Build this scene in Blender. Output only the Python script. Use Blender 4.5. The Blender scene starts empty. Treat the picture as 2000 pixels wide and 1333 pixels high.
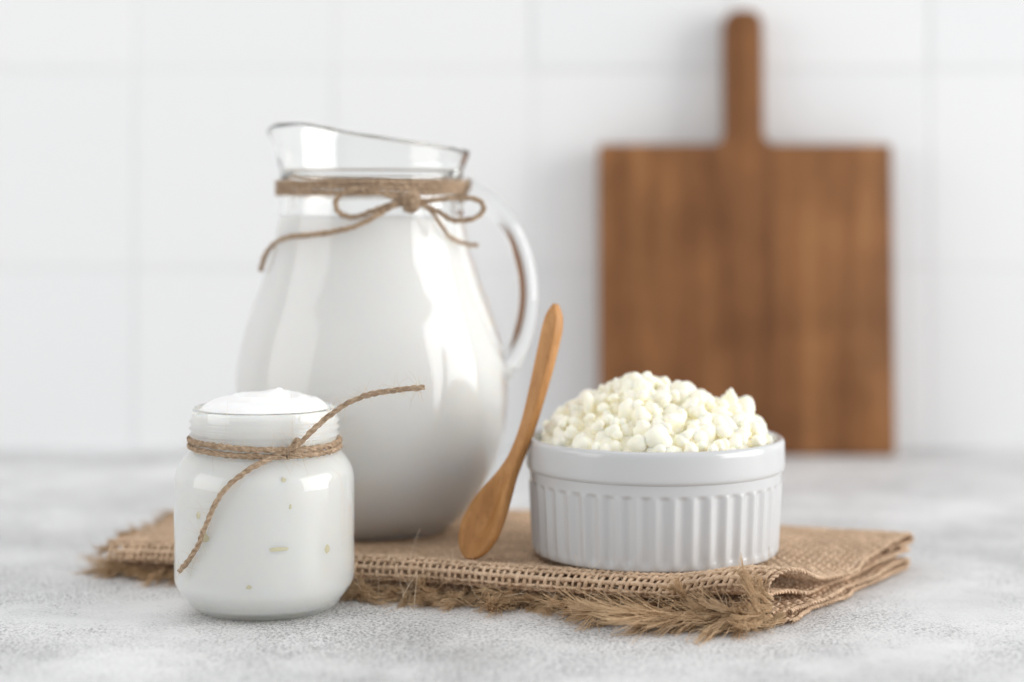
import bpy, bmesh, math, random
import numpy as np
from mathutils import Vector, Matrix, noise

random.seed(7)
rng = np.random.default_rng(11)
SC = bpy.context.scene
COL = SC.collection
PI = math.pi

# ------------------------------------------------------------------ camera
F = 3800.0          # focal length in photo pixels (photo is 2000 px wide)
CAM_H = 0.1424      # camera height above the table
HOR = 370.0         # photo row of the horizon
cam_d = bpy.data.cameras.new('camera')
cam = bpy.data.objects.new('camera', cam_d)
COL.objects.link(cam)
cam.location = (0, 0, CAM_H)
cam.rotation_euler = (PI / 2, 0, 0)
cam_d.sensor_width = 36
cam_d.lens = F / 2000 * 36
cam_d.shift_y = (HOR - 666.5) / 2000
cam_d.clip_start = 0.01
cam_d.clip_end = 20
cam_d.dof.use_dof = True
cam_d.dof.focus_distance = 0.640
cam_d.dof.aperture_fstop = 4.2
SC.camera = cam

# ------------------------------------------------------------------ light
w = bpy.data.worlds.new('World')
SC.world = w
w.use_nodes = True
bg = w.node_tree.nodes['Background']
bg.inputs[0].default_value = (0.965, 0.982, 1.0, 1)
bg.inputs[1].default_value = 0.58


def area(name, loc, target, sx, sy, power, col):
    d = bpy.data.lights.new(name, 'AREA')
    d.shape = 'RECTANGLE'
    d.size, d.size_y = sx, sy
    d.energy = power
    d.color = col
    o = bpy.data.objects.new(name, d)
    COL.objects.link(o)
    o.location = loc
    o.rotation_euler = (Vector(target) - Vector(loc)).to_track_quat('-Z', 'Y').to_euler()
    return o


area('window_light', (2.65, 0.25, 0.62), (0, 0.85, 0.06), 2.4, 2.0, 76.0, (1.0, 0.985, 0.96))
area('overhead_fill', (-0.35, 0.70, 1.5), (-0.1, 0.95, 0.05), 1.2, 0.9, 3.0, (0.98, 0.99, 1.0))  # added fill from above for wall and upward faces, no known lamp
area('left_fill', (-1.7, 0.15, 0.55), (0, 0.75, 0.06), 1.4, 1.1, 9.0, (1.0, 0.965, 0.92))  # invented weak fill that lifts the left-hand sides

vs = SC.view_settings
vs.view_transform = 'Standard'
vs.look = 'None'
vs.exposure = 0.20
vs.gamma = 1.0
vs.use_curve_mapping = False
SC.render.engine = 'CYCLES'
SC.cycles.max_bounces = 24
SC.cycles.transmission_bounces = 16
SC.cycles.diffuse_bounces = 14
SC.cycles.glossy_bounces = 8
SC.cycles.transparent_max_bounces = 16
SC.cycles.caustics_reflective = True
SC.cycles.caustics_refractive = True
SC.cycles.blur_glossy = 0.3


# ------------------------------------------------------------------ helpers
def P(px, py, D):
    """photo pixel at depth D -> world point"""
    return Vector(((px - 1000) / F * D, D, CAM_H - (py - HOR) / F * D))


def tag(o, label=None, cat=None, group=None, kind=None):
    if label: o['label'] = label
    if cat: o['category'] = cat
    if group: o['group'] = group
    if kind: o['kind'] = kind
    return o


def empty(name, loc, label, cat, group=None):
    o = bpy.data.objects.new(name, None)
    o.empty_display_size = 0.01
    COL.objects.link(o)
    o.location = loc
    return tag(o, label, cat, group)


def link(name, me, parent=None, keep=True):
    o = bpy.data.objects.new(name, me)
    COL.objects.link(o)
    if parent is not None:
        o.parent = parent
        if keep:   # mesh is given in world coordinates
            o.matrix_parent_inverse = Matrix.Translation(-Vector(parent.location))
    return o


def mesh(name, V, Q, mat=None, smooth=True):
    """V (n,3) array, Q list/array of quads or mixed faces"""
    me = bpy.data.meshes.new(name)
    V = np.asarray(V, dtype=np.float32)
    if isinstance(Q, np.ndarray):
        n, k = Q.shape
        me.vertices.add(len(V)); me.vertices.foreach_set('co', V.ravel())
        me.loops.add(n * k); me.loops.foreach_set('vertex_index', Q.astype(np.int32).ravel())
        me.polygons.add(n)
        me.polygons.foreach_set('loop_start', np.arange(0, n * k, k, dtype=np.int32))
        me.update(calc_edges=True)
    else:
        me.from_pydata(V.tolist(), [], [list(f) for f in Q])
    me.validate()
    me.polygons.foreach_set('use_smooth', np.full(len(me.polygons), smooth, dtype=bool))
    if mat: me.materials.append(mat)
    return me


def grid_quads(a, b, wrap_b=True, off=0):
    i = np.arange(a - 1)[:, None]
    j = np.arange(b if wrap_b else b - 1)[None, :]
    jn = (j + 1) % b
    q = np.stack([i * b + j, i * b + jn, (i + 1) * b + jn, (i + 1) * b + j], axis=-1)
    return q.reshape(-1, 4) + off


def crom(pts, n):
    """dense centripetal-ish Catmull-Rom through points, n samples evenly by length"""
    p = np.asarray(pts, dtype=float)
    p = np.vstack([2 * p[0] - p[1], p, 2 * p[-1] - p[-2]])
    out = []
    t = np.linspace(0, 1, 24, endpoint=False)[:, None]
    for i in range(1, len(p) - 2):
        p0, p1, p2, p3 = p[i - 1], p[i], p[i + 1], p[i + 2]
        out.append(0.5 * (2 * p1 + (p2 - p0) * t + (2 * p0 - 5 * p1 + 4 * p2 - p3) * t ** 2
                          + (3 * p1 - p0 - 3 * p2 + p3) * t ** 3))
    out = np.vstack(out + [p[-2:-1]])
    return resample(out, n)


def resample(out, n):
    d = np.r_[0, np.cumsum(np.linalg.norm(np.diff(out, axis=0), axis=1))]
    s = np.linspace(0, d[-1], n)
    return np.stack([np.interp(s, d, out[:, k]) for k in range(out.shape[1])], axis=1)


def frames(p):
    t = np.gradient(p, axis=0)
    t /= np.linalg.norm(t, axis=1)[:, None] + 1e-12
    a = np.array([0, 0, 1.0]) if abs(t[0][2]) < 0.9 else np.array([1.0, 0, 0])
    n = np.cross(t[0], a); n /= np.linalg.norm(n)
    N = [n]
    for i in range(1, len(p)):
        n = n - t[i] * np.dot(n, t[i])
        n /= np.linalg.norm(n) + 1e-12
        N.append(n)
    N = np.array(N)
    return t, N, np.cross(t, N)


class Acc:
    def __init__(s):
        s.V, s.Q, s.n = [], [], 0

    def add(s, V, Q):
        s.V.append(V); s.Q.append(Q + s.n); s.n += len(V)

    def tube(s, p, r, sides=6, N=None, B=None, r2=None):
        p = np.asarray(p, dtype=float)
        if N is None:
            _, N, B = frames(p)
        r = np.broadcast_to(np.asarray(r, dtype=float), (len(p),))
        r2 = r if r2 is None else np.broadcast_to(np.asarray(r2, dtype=float), (len(p),))
        a = np.arange(sides) * 2 * PI / sides
        V = p[:, None, :] + r[:, None, None] * np.cos(a)[None, :, None] * N[:, None, :] \
            + r2[:, None, None] * np.sin(a)[None, :, None] * B[:, None, :]
        s.add(V.reshape(-1, 3), grid_quads(len(p), sides))

    def mesh(s, name, mat, smooth=True):
        return mesh(name, np.vstack(s.V), np.vstack(s.Q), mat, smooth)


def twine(acc, pts, rad, n=None, plies=3, pitch=0.0088, sides=6, wob=0.0, phase=0.0, taper=False, fib=9):
    pts = np.asarray(pts, dtype=float)
    L = np.linalg.norm(np.diff(pts, axis=0), axis=1).sum()
    n = n or max(12, int(L / 0.00045))
    p = crom(pts, n)
    if wob:
        ph = rng.uniform(0, 6.28, 6)
        s = np.linspace(0, L, n)
        for k, fr in enumerate((130, 310, 700)):
            p[:, 2] += wob / (k + 1) * np.sin(fr * s + ph[k])
            p[:, 0] += wob / (k + 1) * np.sin(fr * s * 1.1 + ph[k + 3])
    _, N, B = frames(p)
    s = np.linspace(0, L, n)
    for k in range(plies):
        a = phase + 2 * PI * s / pitch + 2 * PI * k / plies
        c = p + rad * (0.42 + 0.06 * np.sin(s * 410 + k * 2.0))[:, None] * (np.cos(a)[:, None] * N + np.sin(a)[:, None] * B)
        if not fib:
            acc.tube(c, rad * 0.58 * (1 + 0.10 * np.sin(s * 1700 + k * 3.1)), sides)
            continue
        acc.tube(c, rad * 0.40 * np.ones(n), 5)
        for q in range(fib):                     # coarse fibre bundles that make up one ply
            f1, f2 = rng.uniform(300, 1100, 2); g1, g2 = rng.uniform(0, 6.28, 2)
            b = 2 * PI * q / fib + s / pitch * 1.3 + 0.5 * np.sin(s * f1 + g1)
            rr = rad * (0.34 + 0.13 * np.sin(s * f2 + g2))
            x = c + rr[:, None] * (np.cos(b)[:, None] * N + np.sin(b)[:, None] * B)
            rp = rad * (0.17 + 0.06 * np.sin(s * f1 * 1.7 + g2))
            if taper: rp = rp * np.clip((L - s) / 0.0012, 0.3, 1)
            acc.tube(x, rp, 4)
    return p


def hairs(acc, pts, count, rad, length, hr=0.000045, spread=1.0):
    """loose fibres standing off a polyline"""
    for _ in range(count):
        i = rng.integers(1, len(pts) - 1)
        t = pts[min(i + 1, len(pts) - 1)] - pts[i - 1]
        t = t / (np.linalg.norm(t) + 1e-9)
        d = rng.normal(size=3) * spread + t * rng.uniform(-1.6, 1.6)
        d /= np.linalg.norm(d)
        side = d - t * np.dot(d, t); side /= np.linalg.norm(side) + 1e-9
        l = length * rng.uniform(0.3, 1.0) ** 1.5 * 1.6
        b = rng.normal(size=3) * 0.5
        k = np.linspace(0, 1, 5)[:, None]
        q = pts[i] + side * rad * 0.8 + d * l * k + b * l * k ** 2
        acc.tube(q, hr * np.linspace(1, 0.5, 5), 3)


def lathe_arr(prof, seg, fn=None):
    prof = np.asarray(prof, dtype=float)
    a = np.arange(seg) * 2 * PI / seg
    r = prof[:, 0][:, None] * np.ones(seg)[None, :]
    z = prof[:, 1][:, None] * np.ones(seg)[None, :]
    A = np.ones(len(prof))[:, None] * a[None, :]
    if fn: r, z = fn(r, z, A)
    V = np.stack([r * np.cos(A), r * np.sin(A), z], axis=-1).reshape(-1, 3)
    return V, grid_quads(len(prof), seg)


def smooth_prof(pts, n):
    return crom(np.asarray(pts, dtype=float), n)


# ------------------------------------------------------------------ materials
def nodes(name):
    m = bpy.data.materials.new(name)
    m.use_nodes = True
    nt = m.node_tree
    return m, nt, nt.nodes['Principled BSDF']


def nd(nt, typ, **kw):
    n = nt.nodes.new(typ)
    for k, v in kw.items():
        if k.startswith('i_'):
            n.inputs[k[2:].replace('_', ' ')].default_value = v
        else:
            setattr(n, k, v)
    return n


def ramp(nt, stops):
    n = nt.nodes.new('ShaderNodeValToRGB')
    e = n.color_ramp.elements
    while len(e) > 1: e.remove(e[-1])
    e[0].position, e[0].color = stops[0][0], (*stops[0][1], 1)
    for p, c in stops[1:]:
        x = e.new(p); x.color = (*c, 1)
    return n


def coords(nt, scale=(1, 1, 1), kind='Object'):
    tc = nt.nodes.new('ShaderNodeTexCoord')
    mp = nt.nodes.new('ShaderNodeMapping')
    mp.inputs['Scale'].default_value = scale
    nt.links.new(tc.outputs[kind], mp.inputs['Vector'])
    return mp.outputs['Vector']


def noise_n(nt, vec, scale, detail=4, rough=0.55, dist=0.0):
    n = nt.nodes.new('ShaderNodeTexNoise')
    n.inputs['Scale'].default_value = scale
    n.inputs['Detail'].default_value = detail
    n.inputs['Roughness'].default_value = rough
    n.inputs['Distortion'].default_value = dist
    nt.links.new(vec, n.inputs['Vector'])
    return n.outputs['Fac']


def mixc(nt, fac, a, b, mode='MIX'):
    n = nt.nodes.new('ShaderNodeMix')
    n.data_type = 'RGBA'; n.blend_type = mode
    for sock, v in ((n.inputs[0], fac), (n.inputs[6], a), (n.inputs[7], b)):
        if hasattr(v, 'node'): nt.links.new(v, sock)
        elif isinstance(v, (int, float)): sock.default_value = v
        else: sock.default_value = (*v, 1)
    return n.outputs[2]


def bump(nt, b, h, strength, dist):
    n = nt.nodes.new('ShaderNodeBump')
    n.inputs['Strength'].default_value = strength
    n.inputs['Distance'].default_value = dist
    nt.links.new(h, n.inputs['Height'])
    nt.links.new(n.outputs['Normal'], b.inputs['Normal'])


def mat_concrete():
    m, nt, b = nodes('pale_concrete')
    v = coords(nt)
    base = ramp(nt, [(0.30, (0.60, 0.60, 0.603)), (0.48, (0.76, 0.76, 0.763)), (0.70, (0.86, 0.86, 0.863))])
    nt.links.new(noise_n(nt, v, 14, 6, 0.6, 0.3), base.inputs[0])
    # fine dark pores
    f1 = ramp(nt, [(0.56, (0, 0, 0)), (0.62, (1, 1, 1))])
    nt.links.new(noise_n(nt, v, 980, 4, 0.65, 0.9), f1.inputs[0])
    dens = ramp(nt, [(0.40, (0.06, 0.06, 0.06)), (0.60, (1, 1, 1))])
    nt.links.new(noise_n(nt, v, 22, 5, 0.65), dens.inputs[0])
    d1 = mixc(nt, 1.0, f1.outputs[0], dens.outputs[0], 'MULTIPLY')
    c1 = mixc(nt, d1, base.outputs[0], (0.16, 0.16, 0.162))
    f0 = ramp(nt, [(0.515, (0, 0, 0)), (0.585, (1, 1, 1))])
    nt.links.new(noise_n(nt, coords(nt, (0.8, 1.0, 1.0)), 1150, 4, 0.65, 0.6), f0.inputs[0])
    dens0 = ramp(nt, [(0.38, (0.10, 0.10, 0.10)), (0.58, (1, 1, 1))])
    nt.links.new(noise_n(nt, v, 11, 6, 0.65), dens0.inputs[0])
    d0 = mixc(nt, 1.0, f0.outputs[0], dens0.outputs[0], 'MULTIPLY')
    c1 = mixc(nt, d0, c1, (0.13, 0.13, 0.132))
    # sparse bigger dark marks
    f2 = ramp(nt, [(0.645, (0, 0, 0)), (0.70, (1, 1, 1))])
    nt.links.new(noise_n(nt, v, 330, 6, 0.75, 1.0), f2.inputs[0])
    c2 = mixc(nt, f2.outputs[0], c1, (0.10, 0.10, 0.105))
    # pale crust
    f3 = ramp(nt, [(0.56, (0, 0, 0)), (0.68, (0.6, 0.6, 0.6))])
    nt.links.new(noise_n(nt, v, 420, 6, 0.7, 0.4), f3.inputs[0])
    c3 = mixc(nt, f3.outputs[0], c2, (0.80, 0.80, 0.80))
    nt.links.new(c3, b.inputs['Base Color'])
    b.inputs['Roughness'].default_value = 0.52
    b.inputs['Specular IOR Level'].default_value = 0.4
    bump(nt, b, noise_n(nt, v, 480, 5, 0.7), 0.35, 0.0006)
    return m


def mat_simple(name, col, rough, spec=0.5, sss=0.0, sr=(1, 1, 1), sscale=0.002, coat=0.0):
    m, nt, b = nodes(name)
    b.inputs['Base Color'].default_value = (*col, 1)
    b.inputs['Roughness'].default_value = rough
    b.inputs['Specular IOR Level'].default_value = spec
    if sss:
        b.inputs['Subsurface Weight'].default_value = sss
        b.inputs['Subsurface Radius'].default_value = sr
        b.inputs['Subsurface Scale'].default_value = sscale
    if coat:
        b.inputs['Coat Weight'].default_value = coat
        b.inputs['Coat Roughness'].default_value = 0.06
    return m


def mat_tile():
    m, nt, b = nodes('white_glazed_ceramic')
    oi = nt.nodes.new('ShaderNodeObjectInfo')
    r = ramp(nt, [(0, (0.80, 0.81, 0.82)), (1, (0.83, 0.835, 0.84))])
    nt.links.new(oi.outputs['Random'], r.inputs[0])
    nt.links.new(r.outputs[0], b.inputs['Base Color'])
    b.inputs['Roughness'].default_value = 0.28
    v = coords(nt)
    bump(nt, b, noise_n(nt, v, 40, 2), 0.15, 0.001)
    return m


def mat_glass(name, col):
    m, nt, b = nodes(name)
    nt.nodes.remove(b)
    g = nt.nodes.new('ShaderNodeBsdfGlass')
    g.inputs['Color'].default_value = (*col, 1)
    g.inputs['Roughness'].default_value = 0.0
    g.inputs['IOR'].default_value = 1.48
    nt.links.new(g.outputs[0], nt.nodes['Material Output'].inputs['Surface'])
    return m


def mat_wood(name, c0, c1, c2, scale, axis_scale, rough, blotch=(1, 1, 1), fine=1.0):
    m, nt, b = nodes(name)
    v = coords(nt, axis_scale)
    r = ramp(nt, [(0.30, c0), (0.50, c1), (0.72, c2)])
    nt.links.new(noise_n(nt, v, scale, 6, 0.6, 0.5), r.inputs[0])
    v2 = coords(nt, tuple(a * 3 for a in axis_scale))
    pr = ramp(nt, [(0.55, (1, 1, 1)), (0.72, (0.62, 0.56, 0.5))])
    nt.links.new(noise_n(nt, v2, scale * 2.4 * fine, 3, 0.6), pr.inputs[0])
    c = mixc(nt, 0.8, r.outputs[0], pr.outputs[0], 'MULTIPLY')
    v3 = coords(nt)
    br = ramp(nt, [(0.35, blotch), (0.65, (1, 1, 1))])
    nt.links.new(noise_n(nt, v3, 22, 3, 0.5), br.inputs[0])
    c = mixc(nt, 0.8, c, br.outputs[0], 'MULTIPLY')
    nt.links.new(c, b.inputs['Base Color'])
    b.inputs['Roughness'].default_value = rough
    b.inputs['Specular IOR Level'].default_value = 0.3
    bump(nt, b, noise_n(nt, v2, scale * 2.4 * fine, 3, 0.6), 0.25, 0.0004)
    return m


def mat_jute(name, lo, mid, hi, scale=500):
    m, nt, b = nodes(name)
    v = coords(nt, kind='Object')
    r = ramp(nt, [(0.30, lo), (0.50, mid), (0.70, hi)])
    nt.links.new(noise_n(nt, v, scale, 5, 0.7, 0.4), r.inputs[0])
    r2 = ramp(nt, [(0.3, (0.82, 0.80, 0.78)), (0.7, (1.08, 1.06, 1.04))])
    nt.links.new(noise_n(nt, v, 90, 3), r2.inputs[0])
    c = mixc(nt, 1.0, r.outputs[0], r2.outputs[0], 'MULTIPLY')
    nt.links.new(c, b.inputs['Base Color'])
    b.inputs['Roughness'].default_value = 0.85
    b.inputs['Specular IOR Level'].default_value = 0.25
    bump(nt, b, noise_n(nt, v, scale * 5, 4, 0.7), 0.6, 0.0003)
    return m


M = {}
M['table'] = mat_concrete()
M['tile'] = mat_tile()
M['grout'] = mat_simple('light_grout', (0.77, 0.775, 0.78), 0.7)
M['glass'] = mat_glass('clear_glass', (0.994, 0.997, 0.994))
M['jar_glass'] = mat_glass('faint_green_glass', (0.988, 0.995, 0.987))
M['milk'] = mat_simple('milk_white', (0.993, 0.975, 0.940), 0.35, 0.4, 1.0, (1.0, 0.9, 0.8), 0.012)
M['yogurt'] = mat_simple('yogurt_white', (0.988, 0.972, 0.944), 0.32, 0.4, 1.0, (1.0, 0.9, 0.8), 0.007)
M['fleck'] = mat_simple('fleck_yellow', (0.80, 0.74, 0.52), 0.3)
M['curd'] = mat_simple('curd_cream', (0.972, 0.940, 0.805), 0.48, 0.3, 0.4, (1.0, 0.75, 0.35), 0.003)
M['porcelain'] = mat_simple('white_porcelain', (0.575, 0.58, 0.588), 0.16, 0.5, coat=0.3)
M['board'] = mat_wood('walnut_brown_oak', (0.135, 0.052, 0.018), (0.235, 0.098, 0.034), (0.345, 0.160, 0.060),
                      48, (1.0, 1.0, 0.07), 0.5, (0.62, 0.58, 0.54))
M['spoon'] = mat_wood('cherry_wood', (0.40, 0.185, 0.062), (0.50, 0.245, 0.085), (0.58, 0.30, 0.115),
                      300, (1.0, 1.0, 0.06), 0.45, (0.85, 0.82, 0.78))
M['jute'] = mat_jute('jute_weave', (0.46, 0.325, 0.21), (0.66, 0.485, 0.34), (0.82, 0.635, 0.47), 420)
M['twine'] = mat_jute('jute_twine', (0.27, 0.185, 0.12), (0.47, 0.345, 0.24), (0.68, 0.54, 0.40), 700)
M['tuft'] = mat_jute('jute_fringe', (0.44, 0.30, 0.17), (0.65, 0.465, 0.285), (0.82, 0.63, 0.42), 300)
M['fuzz'] = mat_simple('jute_fuzz', (0.76, 0.62, 0.46), 0.7, 0.3)

# ------------------------------------------------------------------ setting
WALL_Y = 1.07


def rounded_box(x0, x1, y0, y1, z0, z1, r, seg=2):
    bm = bmesh.new()
    bmesh.ops.create_cube(bm, size=1)
    for v in bm.verts:
        v.co = Vector((x0 if v.co.x < 0 else x1, y0 if v.co.y < 0 else y1, z0 if v.co.z < 0 else z1))
    bmesh.ops.bevel(bm, geom=bm.edges[:], offset=r, segments=seg, profile=0.5, affect='EDGES')
    return bm


def bm_mesh(bm, name, mat, smooth=True):
    me = bpy.data.meshes.new(name)
    bm.to_mesh(me); bm.free()
    me.polygons.foreach_set('use_smooth', np.full(len(me.polygons), smooth, dtype=bool))
    me.materials.append(mat)
    return me


tag(link('tabletop', bm_mesh(rounded_box(-1.1, 1.1, 0.12, WALL_Y + 0.02, -0.03, 0, 0.003), 'tabletop', M['table'], False)),
    'pale grey speckled concrete table surface', kind='structure')
wall = tag(link('wall', bm_mesh(rounded_box(-1.1, 1.1, WALL_Y + 0.0004, WALL_Y + 0.05, -0.03, 0.62, 0.002), 'wall', M['grout'], False)),
           'white square tiled wall behind the table', kind='structure')
TS = 0.1093
tile_me = bm_mesh(rounded_box(-TS / 2 + 0.0008, TS / 2 - 0.0008, 0, 0.0055, -TS / 2 + 0.0008, TS / 2 - 0.0008, 0.0007, 3), 'tile', M['tile'])
tile_me.set_sharp_from_angle(angle=math.radians(12))
gx0 = (1038 - 1000) / F * WALL_Y
gz0 = CAM_H - (525 - HOR) / F * WALL_Y
for i in range(-7, 7):
    for k in range(-1, 4):
        t = link('tile', tile_me, wall, keep=False)
        t.location = (gx0 + (i + 0.5) * TS, WALL_Y - 0.0005 + rng.uniform(-0.0002, 0.0002), gz0 + (k + 0.5) * TS)
        t.rotation_euler = (rng.uniform(-0.003, 0.003), 0, rng.uniform(-0.003, 0.003))

# ------------------------------------------------------------------ cutting board
BD = 1.036
SCB = BD / F
bw, bh = 580 * SCB, 612 * SCB       # body
hw, hh = 77 * SCB, 268 * SCB        # handle
hx = (1460 - 1461) * SCB


def arc(cx, cz, r, a0, a1, n):
    return [(cx + r * math.cos(a0 + (a1 - a0) * i / n), cz + r * math.sin(a0 + (a1 - a0) * i / n)) for i in range(n + 1)]


ol = []
rc = 0.0028
ol += arc(-bw / 2 + rc, rc, rc, PI, 1.5 * PI, 5)
ol += arc(bw / 2 - rc, rc, rc, 1.5 * PI, 2 * PI, 5)
ol += arc(bw / 2 - rc, bh - rc, rc, 0, PI / 2, 5)
fr = 0.0065
ol += [(hx + hw / 2 + fr - x, bh + fr - z) for x, z in
       [(fr * math.sin(a), fr * math.cos(a)) for a in np.linspace(0, PI / 2, 7)]]
hr_ = 0.0085
ol += arc(hx + hw / 2 - hr_, bh + hh - hr_, hr_, 0, PI / 2, 6)
ol += arc(hx - hw / 2 + hr_, bh + hh - hr_, hr_, PI / 2, PI, 6)
ol += [(hx - hw / 2 - fr + x, bh + fr - z) for x, z in
       [(fr * math.sin(a), fr * math.cos(a)) for a in np.linspace(PI / 2, 0, 7)]]
ol += arc(-bw / 2 + rc, bh - rc, rc, PI / 2, PI, 5)
TH = 0.017


def board_half(upper):
    bm = bmesh.new()
    vs_ = [bm.verts.new((x, 0, z)) for x, z in ol]
    f = bm.faces.new(vs_)
    ex = bmesh.ops.extrude_face_region(bm, geom=[f])
    for v in ex['geom']:
        if isinstance(v, bmesh.types.BMVert): v.co.y += TH
    bmesh.ops.recalc_face_normals(bm, faces=bm.faces[:])
    rim = [e for e in bm.edges if abs(e.verts[0].co.y - e.verts[1].co.y) < 1e-6]
    bmesh.ops.bevel(bm, geom=rim, offset=0.0020, segments=3, profile=0.5, affect='EDGES')
    bmesh.ops.bisect_plane(bm, geom=bm.verts[:] + bm.edges[:] + bm.faces[:], plane_co=(0, 0, bh - 0.0001), plane_no=(0, 0, 1),
                           clear_inner=upper, clear_outer=not upper)
    bmesh.ops.triangulate(bm, faces=[f for f in bm.faces if len(f.verts) > 4])
    return bm


tilt = math.atan2(WALL_Y - 0.001 - TH - BD, bh + hh)
pb = P(1461, 370, BD)
board = empty('cutting_board', (pb.x, BD, 0.0004), 'dark brown wooden cutting board with upright handle leaning on the tiled wall', 'cutting board')
board.rotation_euler = (-tilt, 0, 0)
for nm, up in (('board_panel', False), ('handle', True)):
    me = bm_mesh(board_half(up), nm, M['board'])
    me.set_sharp_from_angle(angle=math.radians(40))
    link(nm, me, board, keep=False)

# ------------------------------------------------------------------ burlap napkin
NO = np.array([-0.150, 0.712])
ang = -math.radians(19.1)
E1 = np.array([math.cos(ang), math.sin(ang)])
E2 = np.array([-math.sin(ang), math.cos(ang)])
NU = 0.248
PITCH = 0.00245


def sst(a, b, x):
    t = np.clip((x - a) / (b - a), 0, 1)
    return t * t * (3 - 2 * t)


def napkin_point(u, v, z, layer):
    """u along the front edge, v away from the camera; layer 0 (bottom) .. 3 (top), may be fractional"""
    u = np.asarray(u, float); v = np.asarray(v, float); z = np.asarray(z, float)
    lay = np.asarray(layer, float)
    un = u / NU
    right = sst(0.55, 1.0, un)
    # side edges slant and the layers do not lie exactly on each other
    uu = u + 0.245 * v * right + right * (1 - sst(0.06, 0.105, v)) * (0.0030 * np.sin(lay * 2.2 + 0.4) + 0.0012 * np.sin(v * 160 + lay * 1.7))
    uu = uu - 0.22 * v * (1 - sst(0.0, 0.5, un))
    uu = uu - (1 - sst(0, 0.35, un)) * (0.004 * (3 - lay) * 0.5 - 0.002)
    vv = v * (1 + 0.11 * (1 - sst(0.84, 1.02, un))) + 0.0016 * np.sin(u * 38 + 0.6) * (1 - sst(0, 0.05, v)) + 0.0007 * np.sin(u * 95 + lay)
    # height waves
    free = sst(0.84, 0.99, un)
    corner = sst(0.84, 0.97, un) * (1 - sst(0.010, 0.036, v))
    back = sst(0.070, 0.100, v)
    dip = np.exp(-((v - 0.050) / 0.022) ** 2)
    up = np.clip((lay - 1) / 1.4, 0, 1)
    zz = z + corner * up * 0.0046 + free * (back * 0.0014 * (np.clip(lay, 0, 3) / 3) ** 1.3 - dip * 0.0020 * up)
    zz = zz + 0.0004 * np.sin(u * 60 + v * 40) * up
    left = 1 - sst(0.0, 0.16, un)
    zz = zz - left * z * 0.10 + left * up * 0.0010 * np.sin(v * 90)
    p = NO[None, :] + uu[..., None] * E1 + vv[..., None] * E2
    return np.concatenate([p, zz[..., None]], axis=-1)


def sheet_path(pts):
    q = np.asarray(pts, dtype=float)
    d = crom(q * np.array([1, 1, 1e-6]), 900)      # length measured on the cloth only
    L = np.linalg.norm(np.diff(d, axis=0), axis=1).sum()
    d[:, 2] *= 1e6
    return d, L


Z4, Z3, Z2, Z1 = 0.0013, 0.0037, 0.0064, 0.0115
pathB = [(0.116, Z2, 2), (0.080, Z2, 2), (0.040, Z2, 2), (0.014, Z2 - 0.0002, 2), (0.0055, Z2 - 0.0003, 2.05), (0.0016, Z2 + 0.0008, 2.25),
         (0.0003, 0.0094, 2.5), (0.0016, 0.0122, 2.8), (0.0048, 0.0134, 2.95), (0.010, 0.0127, 3), (0.018, Z1, 3),
         (0.040, Z1, 3), (0.080, Z1, 3), (0.100, Z1, 3), (0.1110, Z1 - 0.0001, 2.97), (0.1170, 0.0108, 2.9), (0.1190, 0.0097, 2.8), (0.1174, 0.0085, 2.7), (0.110, 0.0081, 2.65), (0.098, 0.0081, 2.6)]
pathA = [(0.006, Z4, 0), (0.03, Z4, 0), (0.07, Z4, 0), (0.108, Z4, 0), (0.1145, 0.0017, 0.3), (0.1155, 0.0026, 0.6), (0.1140, 0.0034, 0.9),
         (0.105, Z3, 1), (0.07, Z3, 1), (0.03, Z3, 1), (0.0035, Z3, 1)]


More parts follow.
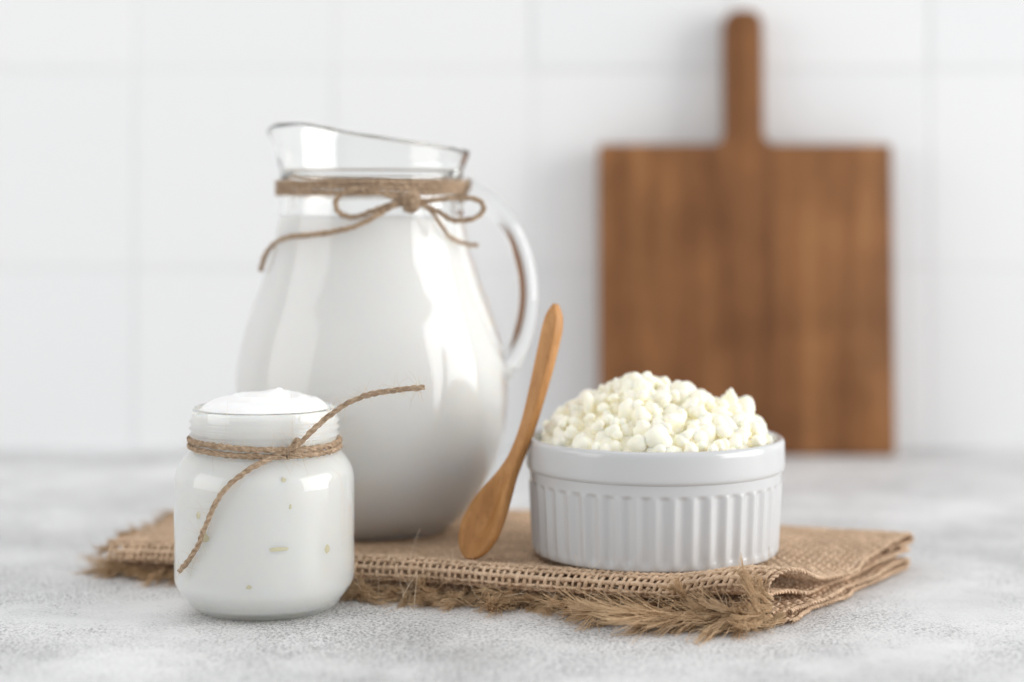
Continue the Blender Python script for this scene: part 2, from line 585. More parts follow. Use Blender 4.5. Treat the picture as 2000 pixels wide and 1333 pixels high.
def weave(name, path, parent):
    d, L = sheet_path(path)
    ds = np.linspace(0, L, len(d))
    ns, nu = int(L / PITCH), int(NU / PITCH)

    def at(s, u):
        v = np.interp(s, ds, d[:, 0]); z = np.interp(s, ds, d[:, 1]); l = np.interp(s, ds, d[:, 2])
        return napkin_point(u, v, z, l)

    def frame(s, u):
        e = 0.0004
        ts = at(np.clip(s + e, 0, L), u) - at(np.clip(s - e, 0, L), u)
        tu = at(s, u + e) - at(s, u - e)
        n = np.cross(tu, ts)
        n /= np.linalg.norm(n, axis=-1)[:, None] + 1e-12
        return ts, tu, n
    acc = Acc()
    hp = []
    su = (np.arange(ns) + 0.5) * PITCH
    uu = (np.arange(nu) + 0.5) * PITCH
    jit_s = rng.normal(0, 0.00016, ns); jit_u = rng.normal(0, 0.00016, nu)
    amp = 0.00040
    for i in range(ns):                        # threads running along u
        k = np.arange(nu * 2 + 1) * 0.5
        u = np.clip(k * PITCH, 0, NU)
        s = np.clip(su[i] + jit_s[i] + 0.00012 * np.sin(u * 300 + i * 1.9), 0, L)
        ts, tu, n = frame(s, u)
        off = amp * np.cos(PI * (k - 0.5 + i))
        p = at(s, u) + n * off[:, None]
        t = tu / np.linalg.norm(tu, axis=1)[:, None]
        b = np.cross(t, n)
        r = 0.00064 * (1 + 0.13 * np.sin(u * 700 + i * 2.3) + rng.normal(0, 0.10)) * np.ones(len(u))
        acc.tube(p, r * 0.78, 6, n, b, r)
        hp.append(p)
    for j in range(nu):                        # threads running along the fold profile
        k = np.arange(ns * 2 + 1) * 0.5
        s = np.clip(k * PITCH, 0, L)
        u = uu[j] + jit_u[j] + 0.00012 * np.sin(s * 300 + j * 1.7)
        ts, tu, n = frame(s, u)
        off = -amp * np.cos(PI * (k - 0.5 + j))
        p = at(s, u) + n * off[:, None]
        t = ts / (np.linalg.norm(ts, axis=1)[:, None] + 1e-12)
        b = np.cross(t, n)
        r = 0.00064 * (1 + 0.13 * np.sin(s * 700 + j * 2.3) + rng.normal(0, 0.10)) * np.ones(len(s))
        acc.tube(p, r * 0.78, 6, n, b, r)
        hp.append(p)
    o = link(name, acc.mesh(name, M['jute']), parent)
    tag(o, kind='stuff')
    # corded side edge
    ed = Acc()
    s = np.linspace(0.002, L - 0.002, 160)
    p = at(s, np.full(160, NU + 0.0006))
    p = p + rng.normal(0, 0.00012, p.shape)
    twine(ed, p[::4], 0.00098, n=520, plies=2, pitch=0.0037, wob=0.00008, fib=5)
    tag(link('side_edge', ed.mesh('side_edge', M['jute']), parent), 'thick twisted selvage edge')
    return hp, at, L


napkin = empty('burlap_napkin', (0.0, 0.70, 0.0), 'folded brown burlap napkin with frayed front edge lying on the table', 'napkin')
hpB, atB, LB = weave('folded_top_layer', pathB, napkin)
hpA, atA, LA = weave('folded_bottom_layer', pathA, napkin)


def make_tuft(name, L, n, flare, bend, seed):
    g = np.random.default_rng(seed)
    acc = Acc()
    strands = [(g.normal(0, 0.00045, 2), g.normal(0, flare * 0.9, 2), g.normal(0, flare * 0.8, 2), g.uniform(0, 6.28), g.uniform(0.7, 1.05)) for _ in range(4)]
    for i in range(n):
        b0, dv, c, ph, ll = strands[i % 4]           # fibres cling together in a few strands
        l = L * ll * g.uniform(0.5, 1.1)
        loose = 0.30 if g.uniform() < 0.82 else 1.3
        b1 = b0 + g.normal(0, 0.00020, 2)
        d1 = dv + g.normal(0, flare * loose, 2)
        c1 = c + g.normal(0, flare * loose, 2)
        p1, p2 = g.normal(0, 0.6 * loose, 2)
        k = np.linspace(-0.15, 1, 10)
        kk = np.clip(k, 0, 1)
        wv = 0.00045 * kk * (0.6 + loose)
        y = b1[0] + l * (d1[0] * kk ** 1.3 + c1[0] * kk ** 2.5) + wv * np.sin(k * 7 + ph + p1)
        z = b1[1] + l * (d1[1] * kk ** 1.3 + c1[1] * kk ** 2.5 + bend * kk ** 2) + wv * np.cos(k * 8 + ph + p2)
        acc.tube(np.stack([l * k, y, z], 1), g.uniform(0.00004, 0.00010) * np.linspace(1, 0.6, 10), 3)
    return acc.mesh(name, M['tuft'])


tufts = [make_tuft('fringe_tuft', 0.0085 + 0.0008 * i, 120, 0.12 + 0.03 * (i % 4), (-0.18, 0.05, -0.3, 0.15, -0.1, 0.0)[i % 6], i + 1) for i in range(10)]


def put_tuft(p, yaw, pitch, scale, roll=0.0):
    """x axis of the tuft points along yaw (in plan) and pitch (up)"""
    o = link('fringe_tuft', tufts[rng.integers(len(tufts))], napkin)
    d = Vector((math.cos(yaw) * math.cos(pitch), math.sin(yaw) * math.cos(pitch), math.sin(pitch)))
    q = d.to_track_quat('X', 'Z')
    o.rotation_mode = 'QUATERNION'
    from mathutils import Quaternion
    o.rotation_quaternion = q @ Quaternion((1, 0, 0), roll)
    o.location = p
    o.scale = (scale, scale * rng.uniform(0.85, 1.25), scale * rng.uniform(0.8, 1.0))
    return o


front = math.atan2(-E2[1], -E2[0])      # yaw pointing from the napkin to the camera
for row, (v0, z0, n) in enumerate(((0.006, Z4 + 0.0004, 46), (0.0035, Z3, 44))):
    for i in range(n):
        u = (i + 0.5 + rng.uniform(-0.35, 0.35)) / n * NU
        p = napkin_point(np.array([u]), np.array([v0]), np.array([z0]), np.array([row]))[0]
        r = u / NU
        yaw = front + rng.normal(0, 0.55) - 0.55 * r ** 2 * (1 if row else 0.6)
        sc = rng.uniform(0.8, 1.3) * (0.95 + 0.55 * r)
        pit = rng.uniform(-0.12, 0.10) if row == 0 else rng.uniform(-0.42, -0.05)
        put_tuft(p, yaw, pit, sc, rng.uniform(0, 6.28))
# bigger tufts at the front right corner
for px, py, D, yaw, pit, sc in ((1500, 1180, 0.628, PI + 0.55, 0.55, 1.35), (1490, 1170, 0.627, PI - 0.2, 0.75, 1.3), (1460, 1200, 0.628, PI + 0.35, 0.05, 1.5),
                               (1500, 1195, 0.626, PI + 0.7, 0.1, 1.3), (1430, 1205, 0.630, PI + 0.5, -0.08, 1.7), (1400, 1190, 0.632, PI + 0.75, 0.4, 1.2),
                               (1370, 1205, 0.635, PI + 0.55, -0.05, 1.6), (1480, 1215, 0.624, PI + 0.9, -0.05, 1.4), (1340, 1170, 0.637, PI + 0.9, 0.6, 1.1), (1330, 1205, 0.630, PI + 0.45, -0.03, 1.8), (1290, 1200, 0.634, PI + 0.75, -0.04, 1.7),
                               (1230, 1195, 0.637, PI + 0.35, -0.03, 1.6), (1180, 1188, 0.641, PI + 0.7, -0.04, 1.5), (1415, 1222, 0.624, PI + 0.75, -0.03, 1.7)):
    put_tuft(np.array(P(px, py, D)), yaw, pit, sc * 1.12, rng.uniform(0, 6.28))
# frayed left end
leftw = math.atan2(-E1[1], -E1[0])
for i in range(34):
    lay = (0, 1, 2, 3)[i % 4]
    v = rng.uniform(0.004, 0.112)
    p = napkin_point(np.array([0.001]), np.array([v]), np.array([(Z4, Z3, Z2, Z1)[lay]]), np.array([lay]))[0]
    put_tuft(p, leftw + rng.normal(0, 0.35), rng.uniform(-0.35, 0.05) if lay > 0 else 0.0, rng.uniform(0.5, 0.85), rng.uniform(0, 6.28))
for i in range(44):
    v = (i + rng.uniform(0.2, 0.8)) / 44 * 0.114
    p = napkin_point(np.array([0.0005]), np.array([v]), np.array([Z1 - 0.0006 * (i % 3)]), np.array([3.0]))[0]
    put_tuft(p, leftw + rng.normal(0, 0.18), rng.uniform(-0.25, 0.1), rng.uniform(0.34, 0.5), rng.uniform(0, 6.28))
put_tuft(np.array(P(235, 1108, 0.717)), leftw + 0.1, -0.03, 1.5)
# fuzz over the weave and long stray fibres
fz = Acc()
for k in rng.choice(len(hpB), 170, replace=False):
    hairs(fz, hpB[k], 26, 0.0006, 0.0026, 0.00005)
for k in rng.choice(len(hpA), 60, replace=False):
    hairs(fz, hpA[k], 8, 0.0006, 0.003, 0.00005)
tag(link('surface_fuzz', fz.mesh('surface_fuzz', M['fuzz']), napkin), kind='stuff')
st = Acc()
for _ in range(90):
    u = NU * rng.uniform(0.15, 1.0) ** 0.6
    p = napkin_point(np.array([u]), np.array([rng.uniform(-0.004, 0.004)]), np.array([rng.uniform(0.002, 0.010)]), np.array([1.0]))[0]
    d = rng.normal(size=3) * np.array([1, 1, 0.8]); d[1] -= 0.8
    d /= np.linalg.norm(d)
    c = rng.normal(size=3) * 0.9
    l = rng.uniform(0.004, 0.011)
    k = np.linspace(0, 1, 9)[:, None]
    q = p + d * l * k + c * l * k ** 2 + 0.3 * l * np.sin(k * 4 + rng.uniform(0, 6)) * rng.normal(size=3)
    q[:, 2] = np.maximum(q[:, 2], 0.0002)
    st.tube(q, rng.uniform(0.00005, 0.00008), 3)
tag(link('stray_fibres', st.mesh('stray_fibres', M['fuzz']), napkin), kind='stuff')

TOPZ = Z1 + 0.0011      # height of the napkin's upper side

# ------------------------------------------------------------------ glass jar with yogurt
JD = 0.66
JX = (517 - 1000) / F * JD
jp = lambda w_, y: (w_ / F * JD, CAM_H - (y - HOR) / F * JD)
j_out = [(0.0, 0.0014), (0.012, 0.0012), (0.0180, 0.0009), (0.0200, 0.0003), (0.0214, 0.0003), (0.0226, 0.0012), jp(140, 1180), jp(152, 1165), jp(166, 1146), jp(173, 1133), jp(175, 1118), jp(175, 1085),
         jp(175, 1040), jp(175, 990), jp(175, 955), jp(174, 933), jp(170, 915), jp(160, 898), jp(149, 885), jp(141, 877), jp(139, 868), jp(139.5, 860)]
# screw thread ridges on the neck
for y0 in (848, 835, 822):
    j_out += [jp(142.5, y0 + 4), jp(146.5, y0), jp(142.5, y0 - 4)]
j_out += [jp(140.5, 811), jp(139.5, 803), jp(138.5, 798), jp(135.5, 795.5)]
T = 0.0021
j_in = [jp(132.5, 797.5), jp(131.5, 803), jp(132, 815), jp(131, 840), jp(129, 866), jp(131, 879), jp(139, 889), jp(150, 902), jp(160, 918), jp(163.5, 935), jp(164.5, 956), jp(164.5, 990),
        jp(164.5, 1040), jp(164, 1085), jp(163, 1112), jp(158, 1132), jp(149, 1146), jp(136, 1160), jp(118, 1168), jp(85, 1169), (0.0, jp(0, 1167)[1])]
jout = smooth_prof(j_out, 190)
jin = smooth_prof(j_in, 120)
jar = empty('glass_jar', (JX, JD, 0.0003), 'small round clear glass jar of yogurt standing at the front left', 'jar')
V, Q = lathe_arr(np.vstack([jout, jin]), 128)
link('glass_body', mesh('glass_body', V, Q, M['jar_glass']), jar, keep=False)


def prof_r(prof, z):
    o = np.argsort(prof[:, 1], kind='stable')
    return float(np.interp(z, prof[o, 1], prof[o, 0]))


RIMZ = jp(0, 797)[1]
yin = jin[jin[:, 1] < RIMZ - 0.0016]
y_side = [(r + 0.00022 if r > 0.001 else 0, z - (0.0003 if r < 0.0225 and z < 0.0055 else 0)) for r, z in yin][::-1]
YR = jp(131.5, 0)[0] + 0.0002
RN = 44
y_top = [(YR * (1 - i / RN), RIMZ - 0.0014 + 1e-6 * i) for i in range(RN + 1)]


def yog_fn(r, z, A):
    top = z >= RIMZ - 0.00141
    x, y = r * np.cos(A), r * np.sin(A)
    q = np.clip(r / YR, 0, 1)
    dome = 0.0045 * (1 - q ** 4.0) + 0.0008 * (1 - q ** 14)
    px, py = x - 0.0036, y + 0.001
    pk = 0.0021 * np.exp(-((px / 0.0052) ** 2 + (py / 0.0075) ** 2)) + 0.0013 * np.exp(-(((x - 0.0056) / 0.0016) ** 2 + ((y + 0.004) / 0.004) ** 2))
    a2 = np.arctan2(y + 0.001, x - 0.003)
    r2 = np.hypot(x - 0.003, y + 0.001)
    sw = 0.0008 * np.sin(a2 * 1.0 + r2 * 850) * np.exp(-((r2 - 0.010) / 0.006) ** 2)
    sh = -0.0008 * np.exp(-(((x - 0.010) / 0.004) ** 2 + ((y + 0.006) / 0.005) ** 2)) + 0.0008 * np.exp(-(((x - 0.0155) / 0.003) ** 2 + ((y + 0.002) / 0.008) ** 2))
    rough = 0.00012 * np.sin(x * 900 + y * 500) * np.sin(y * 800 - x * 300)
    hgt = (dome + pk + sw + sh + rough * (1 - q ** 6)) * (1 - q ** 20)
    return r, np.where(top, z + hgt, z)


V, Q = lathe_arr(np.vstack([y_side, y_top]), 160, yog_fn)
yog = empty('yogurt', (JX, JD, 0.0003), 'thick white yogurt filling the small jar and mounded above its rim', 'yogurt')
link('yogurt_mass', mesh('yogurt_mass', V, Q, M['yogurt']), yog, keep=False)


def jar_point(px, py, out=0.0, prof=jout, cx=JX, cd=JD):
    D = cd - 0.02
    for _ in range(30):
        p = P(px, py, D)
        r = prof_r(prof, p.z) + out
        dx = p.x - cx
        D = cd - math.sqrt(max(r * r - dx * dx, 0.0))
    return np.array(P(px, py, D))


def blob(bm_seed, sub, sc, amp, freq):
    bm = bmesh.new()
    bmesh.ops.create_icosphere(bm, subdivisions=sub, radius=1)
    off = Vector((bm_seed * 3.7, bm_seed * 1.3, bm_seed * 7.1))
    for v in bm.verts:
        n = noise.noise(v.co * freq + off) + 0.40 * noise.noise(v.co * freq * 2.3 + off) + 0.16 * noise.noise(v.co * freq * 5 + off)
        v.co = Vector((v.co.x * sc[0], v.co.y * sc[1], v.co.z * sc[2])) * (1 + amp * n)
    return bm


fleck_me = [bm_mesh(blob(i + 20, 2, (1, 0.35, 1), 0.25, 1.2), 'air_fleck', M['fleck']) for i in range(3)]  # air pockets between yogurt and glass, drawn as yellowish blobs
for k, (px, py, sx, sz) in enumerate(((553, 942, 0.0007, 0.0010), (391, 1006, 0.0009, 0.0012), (403, 1050, 0.0014, 0.0013), (544, 1073, 0.0024, 0.0006),
                                      (635, 1071, 0.0011, 0.0014), (487, 1146, 0.0007, 0.0006), (566, 990, 0.0004, 0.0008))):
    p = jar_point(px, py, 0.0, jin)
    o = link('air_fleck', fleck_me[k % 3], yog, keep=False)
    o.location = Vector(p) - Vector(yog.location) + Vector((0, -0.0001, 0))
    o.scale = (sx * 1.4, 0.0007, sz * 1.4)
    o.rotation_euler = (0, 0, math.atan2(p[0] - JX, JD - p[1]))

# twine round the jar
BZ = CAM_H - (865 - HOR) / F * JD
tw = empty('twine_tie', (JX, JD - 0.027, BZ), 'thin brown jute twine knotted round the neck of the yogurt jar', 'twine')
fzj = Acc()
TR = 0.00108
nr = jp(139.0, 0)[0] + TR
for k, dz in enumerate((0.00108, -0.00108)):
    acc = Acc()
    a = np.linspace(-PI / 2 + 0.42, 1.5 * PI + 0.40, 60)
    wz = BZ + dz + 0.00035 * np.sin(a * 2 + k) - 0.0010 * np.cos(a) * 0.5
    rr = nr + 0.0002 * np.sin(a * 3 + k * 2)
    pts = np.stack([JX + rr * np.cos(a), JD + rr * np.sin(a), wz], 1)
    p = twine(acc, pts, TR, wob=0.00004, phase=k * 1.3)
    hairs(fzj, p[-200:], 40, TR, 0.0048); hairs(fzj, p[:150], 40, TR, 0.0048)
    link('twine_wrap', acc.mesh('twine_wrap', M['twine']), tw)
acc = Acc()
kn = np.array(P(572, 876, JD - nr - 0.0012)); kn[1] = jar_point(572, 876, TR * 1.6)[1]
u_ = np.array([0.93, 0.12, 0.18]); v_ = np.array([0, 0, 1.0])
kp = [kn + np.array([-0.0042, 0.0006, -0.0012]), kn + np.array([-0.0012, -0.0010, -0.0006]), kn + np.array([0.0012, -0.0012, 0.0010]), kn + np.array([0.0016, 0.0002, 0.0022]),
      kn + np.array([0.0002, 0.0010, 0.0016]), kn + np.array([-0.0008, -0.0002, -0.0016]), kn + np.array([0.0006, -0.0013, -0.0017]), kn + np.array([0.0040, -0.0003, -0.0003])]
twine(acc, kp, TR * 0.95)
link('knot', acc.mesh('knot', M['twine']), tw)
hairs(fzj, crom(kp, 60), 34, TR, 0.0045)
tail = [kn + np.array([-0.001, -0.0003, 0.0])]
for px, py in ((545, 887), (512, 903), (478, 922), (445, 951), (420, 985), (401, 1030), (385, 1068), (366, 1097), (351, 1115)):
    tail.append(jar_point(px, py, TR * 1.05))
tail[-1] = tail[-1] + np.array([0, -0.001, 0]); tail[-2] = tail[-2] + np.array([0, -0.0004, 0])
acc = Acc(); p = twine(acc, tail, TR * 0.92, wob=0.00006, taper=True, pitch=0.0082)
link('twine_tail', acc.mesh('twine_tail', M['twine']), tw)
hairs(fzj, p, 110, TR, 0.0034); hairs(fzj, p[-10:], 26, TR * 0.6, 0.0022)
tail = [kn + np.array([0.0008, -0.0002, 0.0004])]
kd = kn[1]
for px, py, dd in ((590, 862, -0.0006), (612, 840, -0.001), (640, 815, -0.002), (680, 788, -0.003), (725, 770, -0.0032), (775, 762, -0.003), (829, 757, -0.0025)):
    tail.append(np.array(P(px, py, kd + dd)))
acc = Acc(); p = twine(acc, tail, TR * 0.92, wob=0.00006, taper=True, pitch=0.0082)
link('twine_tail', acc.mesh('twine_tail', M['twine']), tw)
hairs(fzj, p, 130, TR, 0.0034); hairs(fzj, p[-10:], 26, TR * 0.6, 0.0022)
tag(link('twine_fuzz', fzj.mesh('twine_fuzz', M['fuzz']), tw), kind='stuff')

# ------------------------------------------------------------------ glass jug with milk
GD = 0.7435
GX = (726 - 1000) / F * GD
gz = lambda y: CAM_H - (y - HOR) / F * GD
gp = lambda w_, y: (w_ / F * GD, gz(y))
GB = TOPZ + 0.0003
g_out = [(0, GB + 0.0012), (0.020, GB + 0.0010), (0.0262, GB), (0.0292, GB + 0.0003), (0.0302, GB + 0.0020), gp(168, 1014), gp(195, 985), gp(222, 944), gp(243, 900), gp(257, 850), gp(264, 800),
         gp(265, 765), gp(260, 700), gp(242, 630), gp(217, 560), gp(196, 495), gp(183, 440), gp(178, 400), gp(177, 370), gp(178, 340), gp(179.5, 331), gp(183, 318), gp(187, 300), gp(190, 285), gp(191.5, 272)]
g_in = [gp(188, 270), gp(184, 277), gp(180, 295), gp(176, 315), gp(173.5, 332), gp(167, 345), gp(165, 370), gp(166, 400), gp(171, 440), gp(184, 495), gp(205, 560), gp(230, 630), gp(248, 700), gp(253, 765),
        gp(252, 800), gp(245, 850), gp(231, 900), gp(209, 944), gp(180, 985), gp(150, 1006), gp(110, 1013), (0, gz(1013))]
go = smooth_prof(g_out, 170)
gi = smooth_prof(g_in, 150)


def jug_fn(r, z, A):
    t = sst(gz(335), gz(270), z)
    dz = t * (0.0006 - 0.0052 * np.cos(A))
    da = np.abs((A - PI + PI) % (2 * PI) - PI)
    sp = np.exp(-(da / 0.30) ** 2)
    lip = sst(gz(315), gz(268), z)
    r2 = r + lip ** 1.5 * sp * 0.0026
    dz = dz - lip * (np.exp(-(da / 0.24) ** 2) * 0.0034 - np.exp(-((da - 0.95) / 0.35) ** 2) * 0.0012)
    return r2, z + dz


jug = empty('glass_jug', (GX, GD, 0.0), 'tall round clear glass jug full of milk with spout and side handle', 'jug')
V, Q = lathe_arr(np.vstack([go, gi]), 160, jug_fn)
link('glass_body', mesh('glass_body', V, Q, M['glass']), jug, keep=False)
hpts = [(900, 372), (925, 384), (962, 404), (1000, 448), (1024, 510), (1032, 575), (1024, 640), (1004, 690), (980, 722), (966, 738)]
hp3 = crom([np.array(P(x, y, GD)) - np.array([GX, GD, 0]) for x, y in hpts], 90)
acc = Acc()
hk = np.linspace(0, 1, 90)
hr1 = 0.0040 + 0.0016 * np.exp(-(hk / 0.12) ** 2) + 0.0012 * np.exp(-((1 - hk) / 0.12) ** 2)
t_, N_, B_ = frames(hp3)
yv = np.tile(np.array([0, 1.0, 0]), (90, 1))
acc.tube(hp3, hr1 * 1.35, 28, yv, np.cross(t_, yv), hr1)
V = np.vstack(acc.V); Q = [list(q) for q in np.vstack(acc.Q)]
Q += [list(range(27, -1, -1)), list(range(89 * 28, 90 * 28))]
link('handle', mesh('handle', V, Q, M['glass']), jug, keep=False)
MZ = gz(424)
mi = gi[gi[:, 1] < MZ]
m_side = [(r + 0.0003 if r > 0.001 else 0, z - (0.0002 if r < 0.028 and z < 0.03 else 0)) for r, z in mi][::-1]
rt = m_side[-1][0]
m_top = [(rt, MZ + 0.0006), (rt - 0.0007, MZ + 0.0002), (rt - 0.002, MZ), (rt * 0.5, MZ), (0, MZ)]
V, Q = lathe_arr(np.vstack([m_side, m_top]), 128)
tag(link('milk', mesh('milk', V, Q, M['milk'])), 'white milk filling the tall glass jug up to its neck', 'milk').location = (GX, GD, 0)

# twine bow on the jug
R2 = 0.00112
bow = empty('twine_bow', (GX, GD - 0.036, gz(368)), 'brown jute twine bow tied round the neck of the milk jug', 'twine')


def jug_point(px, py, out):
    return jar_point(px, py, out, go, GX, GD)


for k, (dz, ph) in enumerate(((0.0022, 0.0), (0.0002, 1.1), (-0.0021, 2.3))):
    acc = Acc()
    a = np.linspace(0, 2 * PI, 56)
    z = gz(367) + dz + 0.0005 * np.sin(a + ph) - 0.0004 * np.cos(2 * a + ph)
    r = np.array([prof_r(go, q) for q in z]) + R2
    twine(acc, np.stack([GX + r * np.cos(a), GD + r * np.sin(a), z], 1), R2, n=520, phase=ph)
    link('twine_wrap', acc.mesh('twine_wrap', M['twine']), bow)
kD = jug_point(805, 392, R2 * 2.6)[1]


def bowstrand(name, pts, r=R2, n=None):
    acc = Acc()
    p = twine(acc, [np.array(P(x, y, d)) for x, y, d in pts], r, n=n, wob=0.00005, taper=False)
    link(name, acc.mesh(name, M['twine']), bow)
    return p


bowstrand('bow_loop', [(800, 392, kD), (770, 387, kD - 0.001), (735, 374, kD - 0.002), (700, 367, kD - 0.003), (672, 376, kD - 0.003), (655, 396, kD - 0.002), (664, 417, kD - 0.001), (690, 425, kD - 0.001),
                       (725, 414, kD - 0.001), (765, 399, kD - 0.001), (800, 394, kD)])
bowstrand('bow_loop', [(808, 394, kD), (840, 392, kD - 0.001), (880, 388, kD - 0.002), (918, 387, kD - 0.002), (941, 396, kD - 0.001), (942, 414, kD), (922, 428, kD), (885, 431, kD), (858, 416, kD - 0.001),
                       (830, 402, kD - 0.001), (808, 396, kD)])
tl = [(802, 398, kD)] + [(x, y, jug_point(x, y, R2 * 1.3)[1]) for x, y in ((770, 402), (738, 420), (700, 440), (655, 452), (610, 458), (570, 462))] + [(540, 474, 0.7310), (520, 496, 0.7330), (508, 530, 0.7340)]
bowstrand('bow_tail', tl)
tl = [(812, 398, kD)] + [(x, y, jug_point(x, y, R2 * 1.4)[1]) for x, y in ((838, 410), (858, 436), (876, 460), (898, 473))] + [(916, 478, 0.727), (934, 480, 0.727)]
bowstrand('bow_tail', tl, R2 * 0.8)
bowstrand('knot', [(796, 412, kD + 0.001), (793, 398, kD - 0.001), (796, 382, kD - 0.0025), (808, 378, kD - 0.002), (814, 392, kD - 0.003), (808, 408, kD - 0.002), (800, 410, kD - 0.001), (797, 396, kD - 0.002), (803, 386, kD - 0.003), (806, 400, kD - 0.003), (802, 404, kD)], R2 * 1.35)

# ------------------------------------------------------------------ ramekin with curds
RD = 0.6955
RX = (1279 - 1000) / F * RD
RB = TOPZ + 0.0002
RT = CAM_H - (851 - HOR) / F * RD
RO, RBT = 0.0460, 0.0440
ram = empty('ramekin', (RX, RD, RB), 'white fluted porcelain ramekin heaped with cottage cheese on the napkin', 'bowl')
H = RT - RB
zb = H - 0.0112            # underside of the smooth band
zf = H - 0.0150            # top of the flutes
prof_body = crom([(0, 0.0012), (RBT - 0.006, 0.0012), (RBT - 0.0045, 0.0), (RBT - 0.0022, 0.0001), (RBT - 0.0008, 0.0010)], 16).tolist()
zs = np.linspace(0.0018, zf - 0.003, 14).tolist() + np.linspace(zf - 0.0027, zb - 0.0002, 26).tolist()
prof_body += [(RBT - 0.0004 + (RO - 0.0009 - RBT + 0.0004) * (z / zb), z) for z in zs]


def flute(r, z, A):
    fade = sst(0.0015, 0.0035, z) * (1 - sst(zf - 0.0016, zf + 0.0004, z))
    g = (0.5 + 0.5 * np.cos(A * 44)) ** 0.8
    return r - fade * 0.0011 * g + fade * 0.0003, z


V, Q = lathe_arr(prof_body, 528, flute)
link('fluted_side', mesh('fluted_side', V, Q, M['porcelain']), ram, keep=False)
prof_rim = crom([(RO - 0.0009, zb - 0.0002), (RO - 0.0002, zb + 0.0002), (RO + 0.0001, zb + 0.0012), (RO + 0.0001, zb + 0.006), (RO, H - 0.0014), (RO - 0.0006, H - 0.0003), (RO - 0.0016, H),
                 (RO - 0.0027, H - 0.0005), (RO - 0.0032, H - 0.002), (RO - 0.0034, H - 0.006), (RO - 0.0040, H - 0.016), (RO - 0.0050, 0.008), (RO - 0.009, 0.0042), (0.02, 0.0036), (0, 0.0036)], 90)
V, Q = lathe_arr(prof_rim, 176)
link('rim_band', mesh('rim_band', V, Q, M['porcelain']), ram, keep=False)

RI = RO - 0.0036
hx_ = np.array([-0.0425, -0.040, -0.033, -0.024, -0.017, -0.009, -0.003, 0.004, 0.011, 0.018, 0.024, 0.028, 0.032, 0.037, 0.0425])
hz_ = np.array([-0.0005, 0.0022, 0.0105, 0.0140, 0.0175, 0.0215, 0.0215, 0.0190, 0.0185, 0.0145, 0.0128, 0.0130, 0.0085, 0.0045, 0.0])


def heap(x, y):
    hm = np.interp(x, hx_, hz_)
    yr = np.sqrt(np.maximum(RI ** 2 - x * x, 1e-9))
    q = np.clip(np.abs(y) / yr, 0, 1)
    return hm * (1 - q ** 1.7) - 0.0015 * q ** 3


def heap_fn(r, z, A):
    x, y = r * np.cos(A), r * np.sin(A)
    return r, heap(x, y) - 0.0050 + 0.0009 * np.sin(x * 900) * np.sin(y * 870 + 1)


V, Q = lathe_arr([(RI * i / 40, 0) for i in range(41)][::-1], 120, heap_fn)
o = link('cottage_cheese', mesh('cottage_cheese', V, Q, M['curd']))
o.location = (RX, RD, RT)
tag(o, 'creamy mass of cottage cheese beneath the loose curds in the ramekin', 'cottage cheese', kind='stuff')
def curd_shape(seed):
    """a few soft lobes grown together"""
    g = np.random.default_rng(seed)
    n = g.integers(3, 6)
    cs = g.normal(size=(n, 3)); cs /= np.linalg.norm(cs, axis=1)[:, None]
    cs *= g.uniform(0.35, 0.72, (n, 1))
    rho = g.uniform(0.62, 0.78, n) * np.ones(n)
    rho = np.maximum(rho, np.linalg.norm(cs, axis=1) + 0.06)
    bm = bmesh.new()
    bmesh.ops.create_icosphere(bm, subdivisions=3, radius=1)
    off = Vector((seed * 3.1, seed * 1.7, seed * 5.3))
    sq = g.uniform(0.62, 1.15, 3)
    for v in bm.verts:
        d = np.array(v.co); d /= np.linalg.norm(d)
        dc = cs @ d
        r = dc + np.sqrt(np.maximum(rho ** 2 - (cs ** 2).sum(1) + dc ** 2, 1e-4))
        r = math.log(np.exp(9 * r).sum()) / 9
        r *= 1 + 0.10 * noise.noise(v.co * 2.6 + off) + 0.045 * noise.noise(v.co * 7 + off)
        v.co = Vector(d * r * 0.82 * sq)
    return bm_mesh(bm, 'curd', M['curd'])


curd_me = [curd_shape(i + 1) for i in range(18)]
placed = []      # x, y, z, r
specials = [(1238, 748, -0.004, 0.0047, (1.0, 0.9, 1.05), 'largest rounded cheese curd at the very top of the heap'),
            (1428, 782, -0.002, 0.0036, (0.75, 0.8, 1.35), 'upright knobbly cheese curd sticking up at the right of the heap'),
            (1190, 765, -0.002, 0.0030, (0.75, 0.8, 1.35), 'small upright cheese curd just left of the topmost curd'),
            (1229, 808, -0.022, 0.0050, (0.95, 0.6, 1.15), 'flat oval cheese curd facing front below the topmost curd'),
            (1150, 785, -0.012, 0.0042, (0.7, 0.7, 1.3), 'narrow upright oval cheese curd on the left slope of the heap'),
            (1240, 864, -0.036, 0.0044, (1.3, 0.8, 0.75), 'smooth rounded cheese curd lying at the front rim of the ramekin')]


def put_curd(x, y, z, r, sc, label, group, rot):
    o = link('curd', curd_me[rng.integers(len(curd_me))])
    o.location = (RX + x, RD + y, RT + z)
    o.rotation_euler = rot
    o.scale = (r * sc[0], r * sc[1], r * sc[2])
    tag(o, label, 'cheese curd', group)


def zone(x, y):
    if y > 0.012: n = 'at the back of the heap, behind its crest'
    elif x < -0.026: n = 'on the left shoulder of the heap, near the spoon'
    elif x > 0.022: n = 'on the right shoulder of the heap, before the cutting board'
    elif y < -0.030: n = 'in the front row just inside the ramekin rim'
    elif x < -0.012: n = 'on the left front slope of the heap'
    elif x < 0.004: n = 'on the middle front slope of the heap'
    else: n = 'on the right front slope of the heap'
    return 'creamy white cheese curd ' + n, 'loose cheese curds ' + n


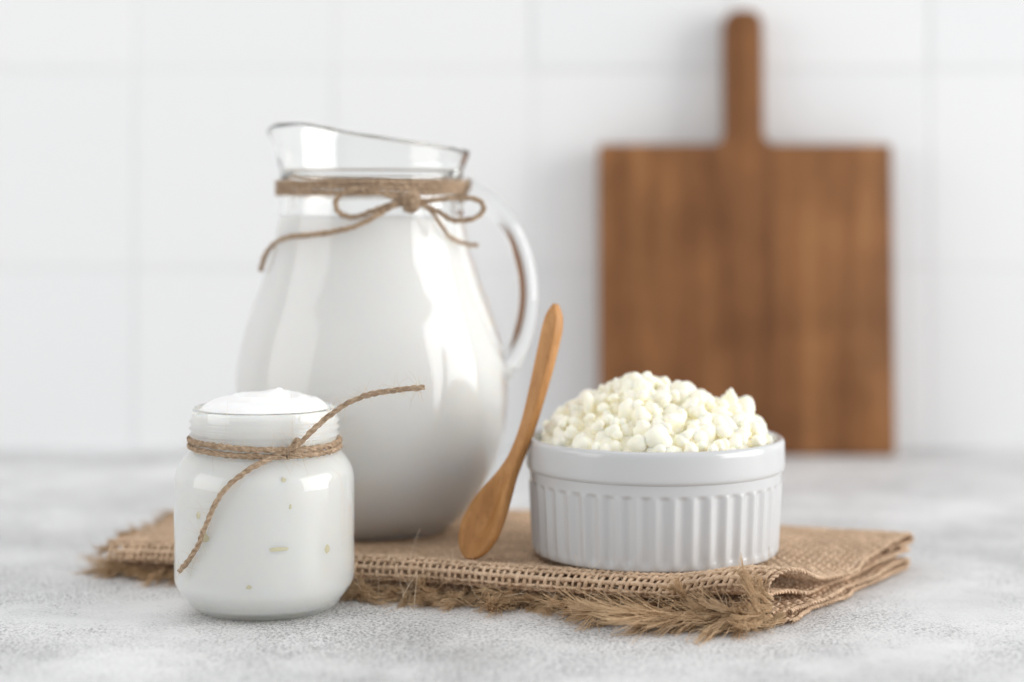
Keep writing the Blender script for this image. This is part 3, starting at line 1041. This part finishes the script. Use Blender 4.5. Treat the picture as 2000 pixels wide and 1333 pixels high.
for px, py, dy, r, sc, lab in specials:
    p = P(px, py, RD + dy)
    placed.append((p.x - RX, dy, p.z - RT, r))
    put_curd(p.x - RX, dy, p.z - RT, r, sc, lab, 'loose curds heaped in the ramekin', (0, 0, rng.uniform(-0.4, 0.4)))
for it in range(9000):
    r = rng.uniform(0.0028, 0.0060)
    q = math.sqrt(rng.uniform(0, 1)) * (RI - r * 0.75)
    a = rng.uniform(0, 2 * PI)
    x, y = q * math.cos(a), q * math.sin(a)
    if len(placed) >= 285: break
    top = float(heap(np.array(x), np.array(y)))
    z = top - 0.0050 + r * 0.1
    pl = np.array(placed)
    d2 = (pl[:, 0] - x) ** 2 + (pl[:, 1] - y) ** 2
    cd = (pl[:, 3] + r) * 0.62
    m_ = d2 < cd ** 2
    if m_.any():
        z = max(z, float((pl[m_, 2] + np.sqrt(cd[m_] ** 2 - d2[m_])).max()))
    if z + r * 0.75 > top + 0.0016: continue
    placed.append((x, y, z, r))
    s0 = rng.uniform(0.85, 1.15, 3)
    put_curd(x, y, z, r, s0, *zone(x, y), tuple(rng.uniform(0, 6.28, 3)))
print('curds', len(placed))

# ------------------------------------------------------------------ wooden spoon leaning on the ramekin
SD0 = 0.676
ax_px = [(1086, 594, 0.690), (1079, 640, 0.689), (1066, 700, 0.688), (1050, 765, 0.6865), (1032, 830, 0.685), (1010, 890, 0.683), (983, 945, 0.681), (955, 1000, 0.6795), (932, 1050, 0.678), (914, 1092, 0.6768)]
# the axis is traced along the middle of the broad face
NS = 150
axp = crom([np.array(P(x, y, d)) for x, y, d in ax_px], NS)
tt = np.linspace(0, 1, NS)
W = np.interp(tt, [0, 0.02, 0.05, 0.10, 0.25, 0.40, 0.52, 0.60, 0.66, 0.72, 0.80, 0.88, 0.94, 0.975, 0.992, 1.0],
              [0.0008, 0.0030, 0.0056, 0.0066, 0.0062, 0.0050, 0.0044, 0.0047, 0.0064, 0.0100, 0.0146, 0.0164, 0.0142, 0.0100, 0.0060, 0.0016])
TK = np.interp(tt, [0, 0.03, 0.10, 0.30, 0.50, 0.62, 0.75, 0.90, 1.0], [0.0026, 0.0046, 0.0052, 0.0046, 0.0042, 0.0046, 0.0056, 0.0046, 0.0022])
DP = np.interp(tt, [0, 0.64, 0.70, 0.80, 0.90, 0.97, 1.0], [0, 0, 0.0012, 0.0036, 0.0032, 0.0012, 0.0])
for arr in (W, TK, DP):
    k = np.ones(5) / 5
    arr[2:-2] = np.convolve(arr, k, 'valid')
tn = np.gradient(axp, axis=0); tn /= np.linalg.norm(tn, axis=1)[:, None]
fn_ = np.array([-0.64, -0.77, 0.0])
V = []
KF = 22
xs = np.sin(np.linspace(-PI / 2, PI / 2, KF))
xs = 0.55 * xs + 0.45 * np.linspace(-1, 1, KF)
K = 2 * KF - 2
for i in range(NS):
    n = fn_ - tn[i] * np.dot(fn_, tn[i]); n /= np.linalg.norm(n)
    l = np.cross(n, tn[i])
    if l[0] < 0: l = -l
    rd = float(sst(0.5, 0.8, np.array(tt[i])))
    sec = []
    for x in xs:                      # broad front face, hollowed in the bowl
        y = (1 - abs(x) ** 7) ** (1 / 7)
        hol = 0.5 + 0.5 * math.cos(PI * min(abs(x) / 0.84, 1.0))
        sec.append((x, y * TK[i] * 0.5 - DP[i] * hol))
    for x in xs[::-1][1:-1]:          # back
        y = (1 - abs(x) ** (7 - 4.5 * rd)) ** (1 / (7 - 4.5 * rd))
        sec.append((x, -y * TK[i] * 0.5))
    for x, yy in sec:
        V.append(axp[i] + l * (x * W[i] / 2) + n * yy)
V = np.array(V)
spoon = empty('wooden_spoon', tuple(P(920, 1092, SD0)), 'small orange brown wooden spoon leaning upright against the ramekin', 'spoon')
cut = int(NS * 0.63)
for nm, i0, i1 in (('handle', 0, cut + 1), ('spoon_bowl', cut, NS)):
    vv = V[i0 * K:i1 * K]
    Q = [list(q) for q in grid_quads(i1 - i0, K)]
    if i0 == 0: Q.append(list(range(K))[::-1])
    else: Q.append(list(range((i1 - i0 - 1) * K, (i1 - i0) * K)))
    me = mesh(nm, vv, Q, M['spoon'])
    link(nm, me, spoon)
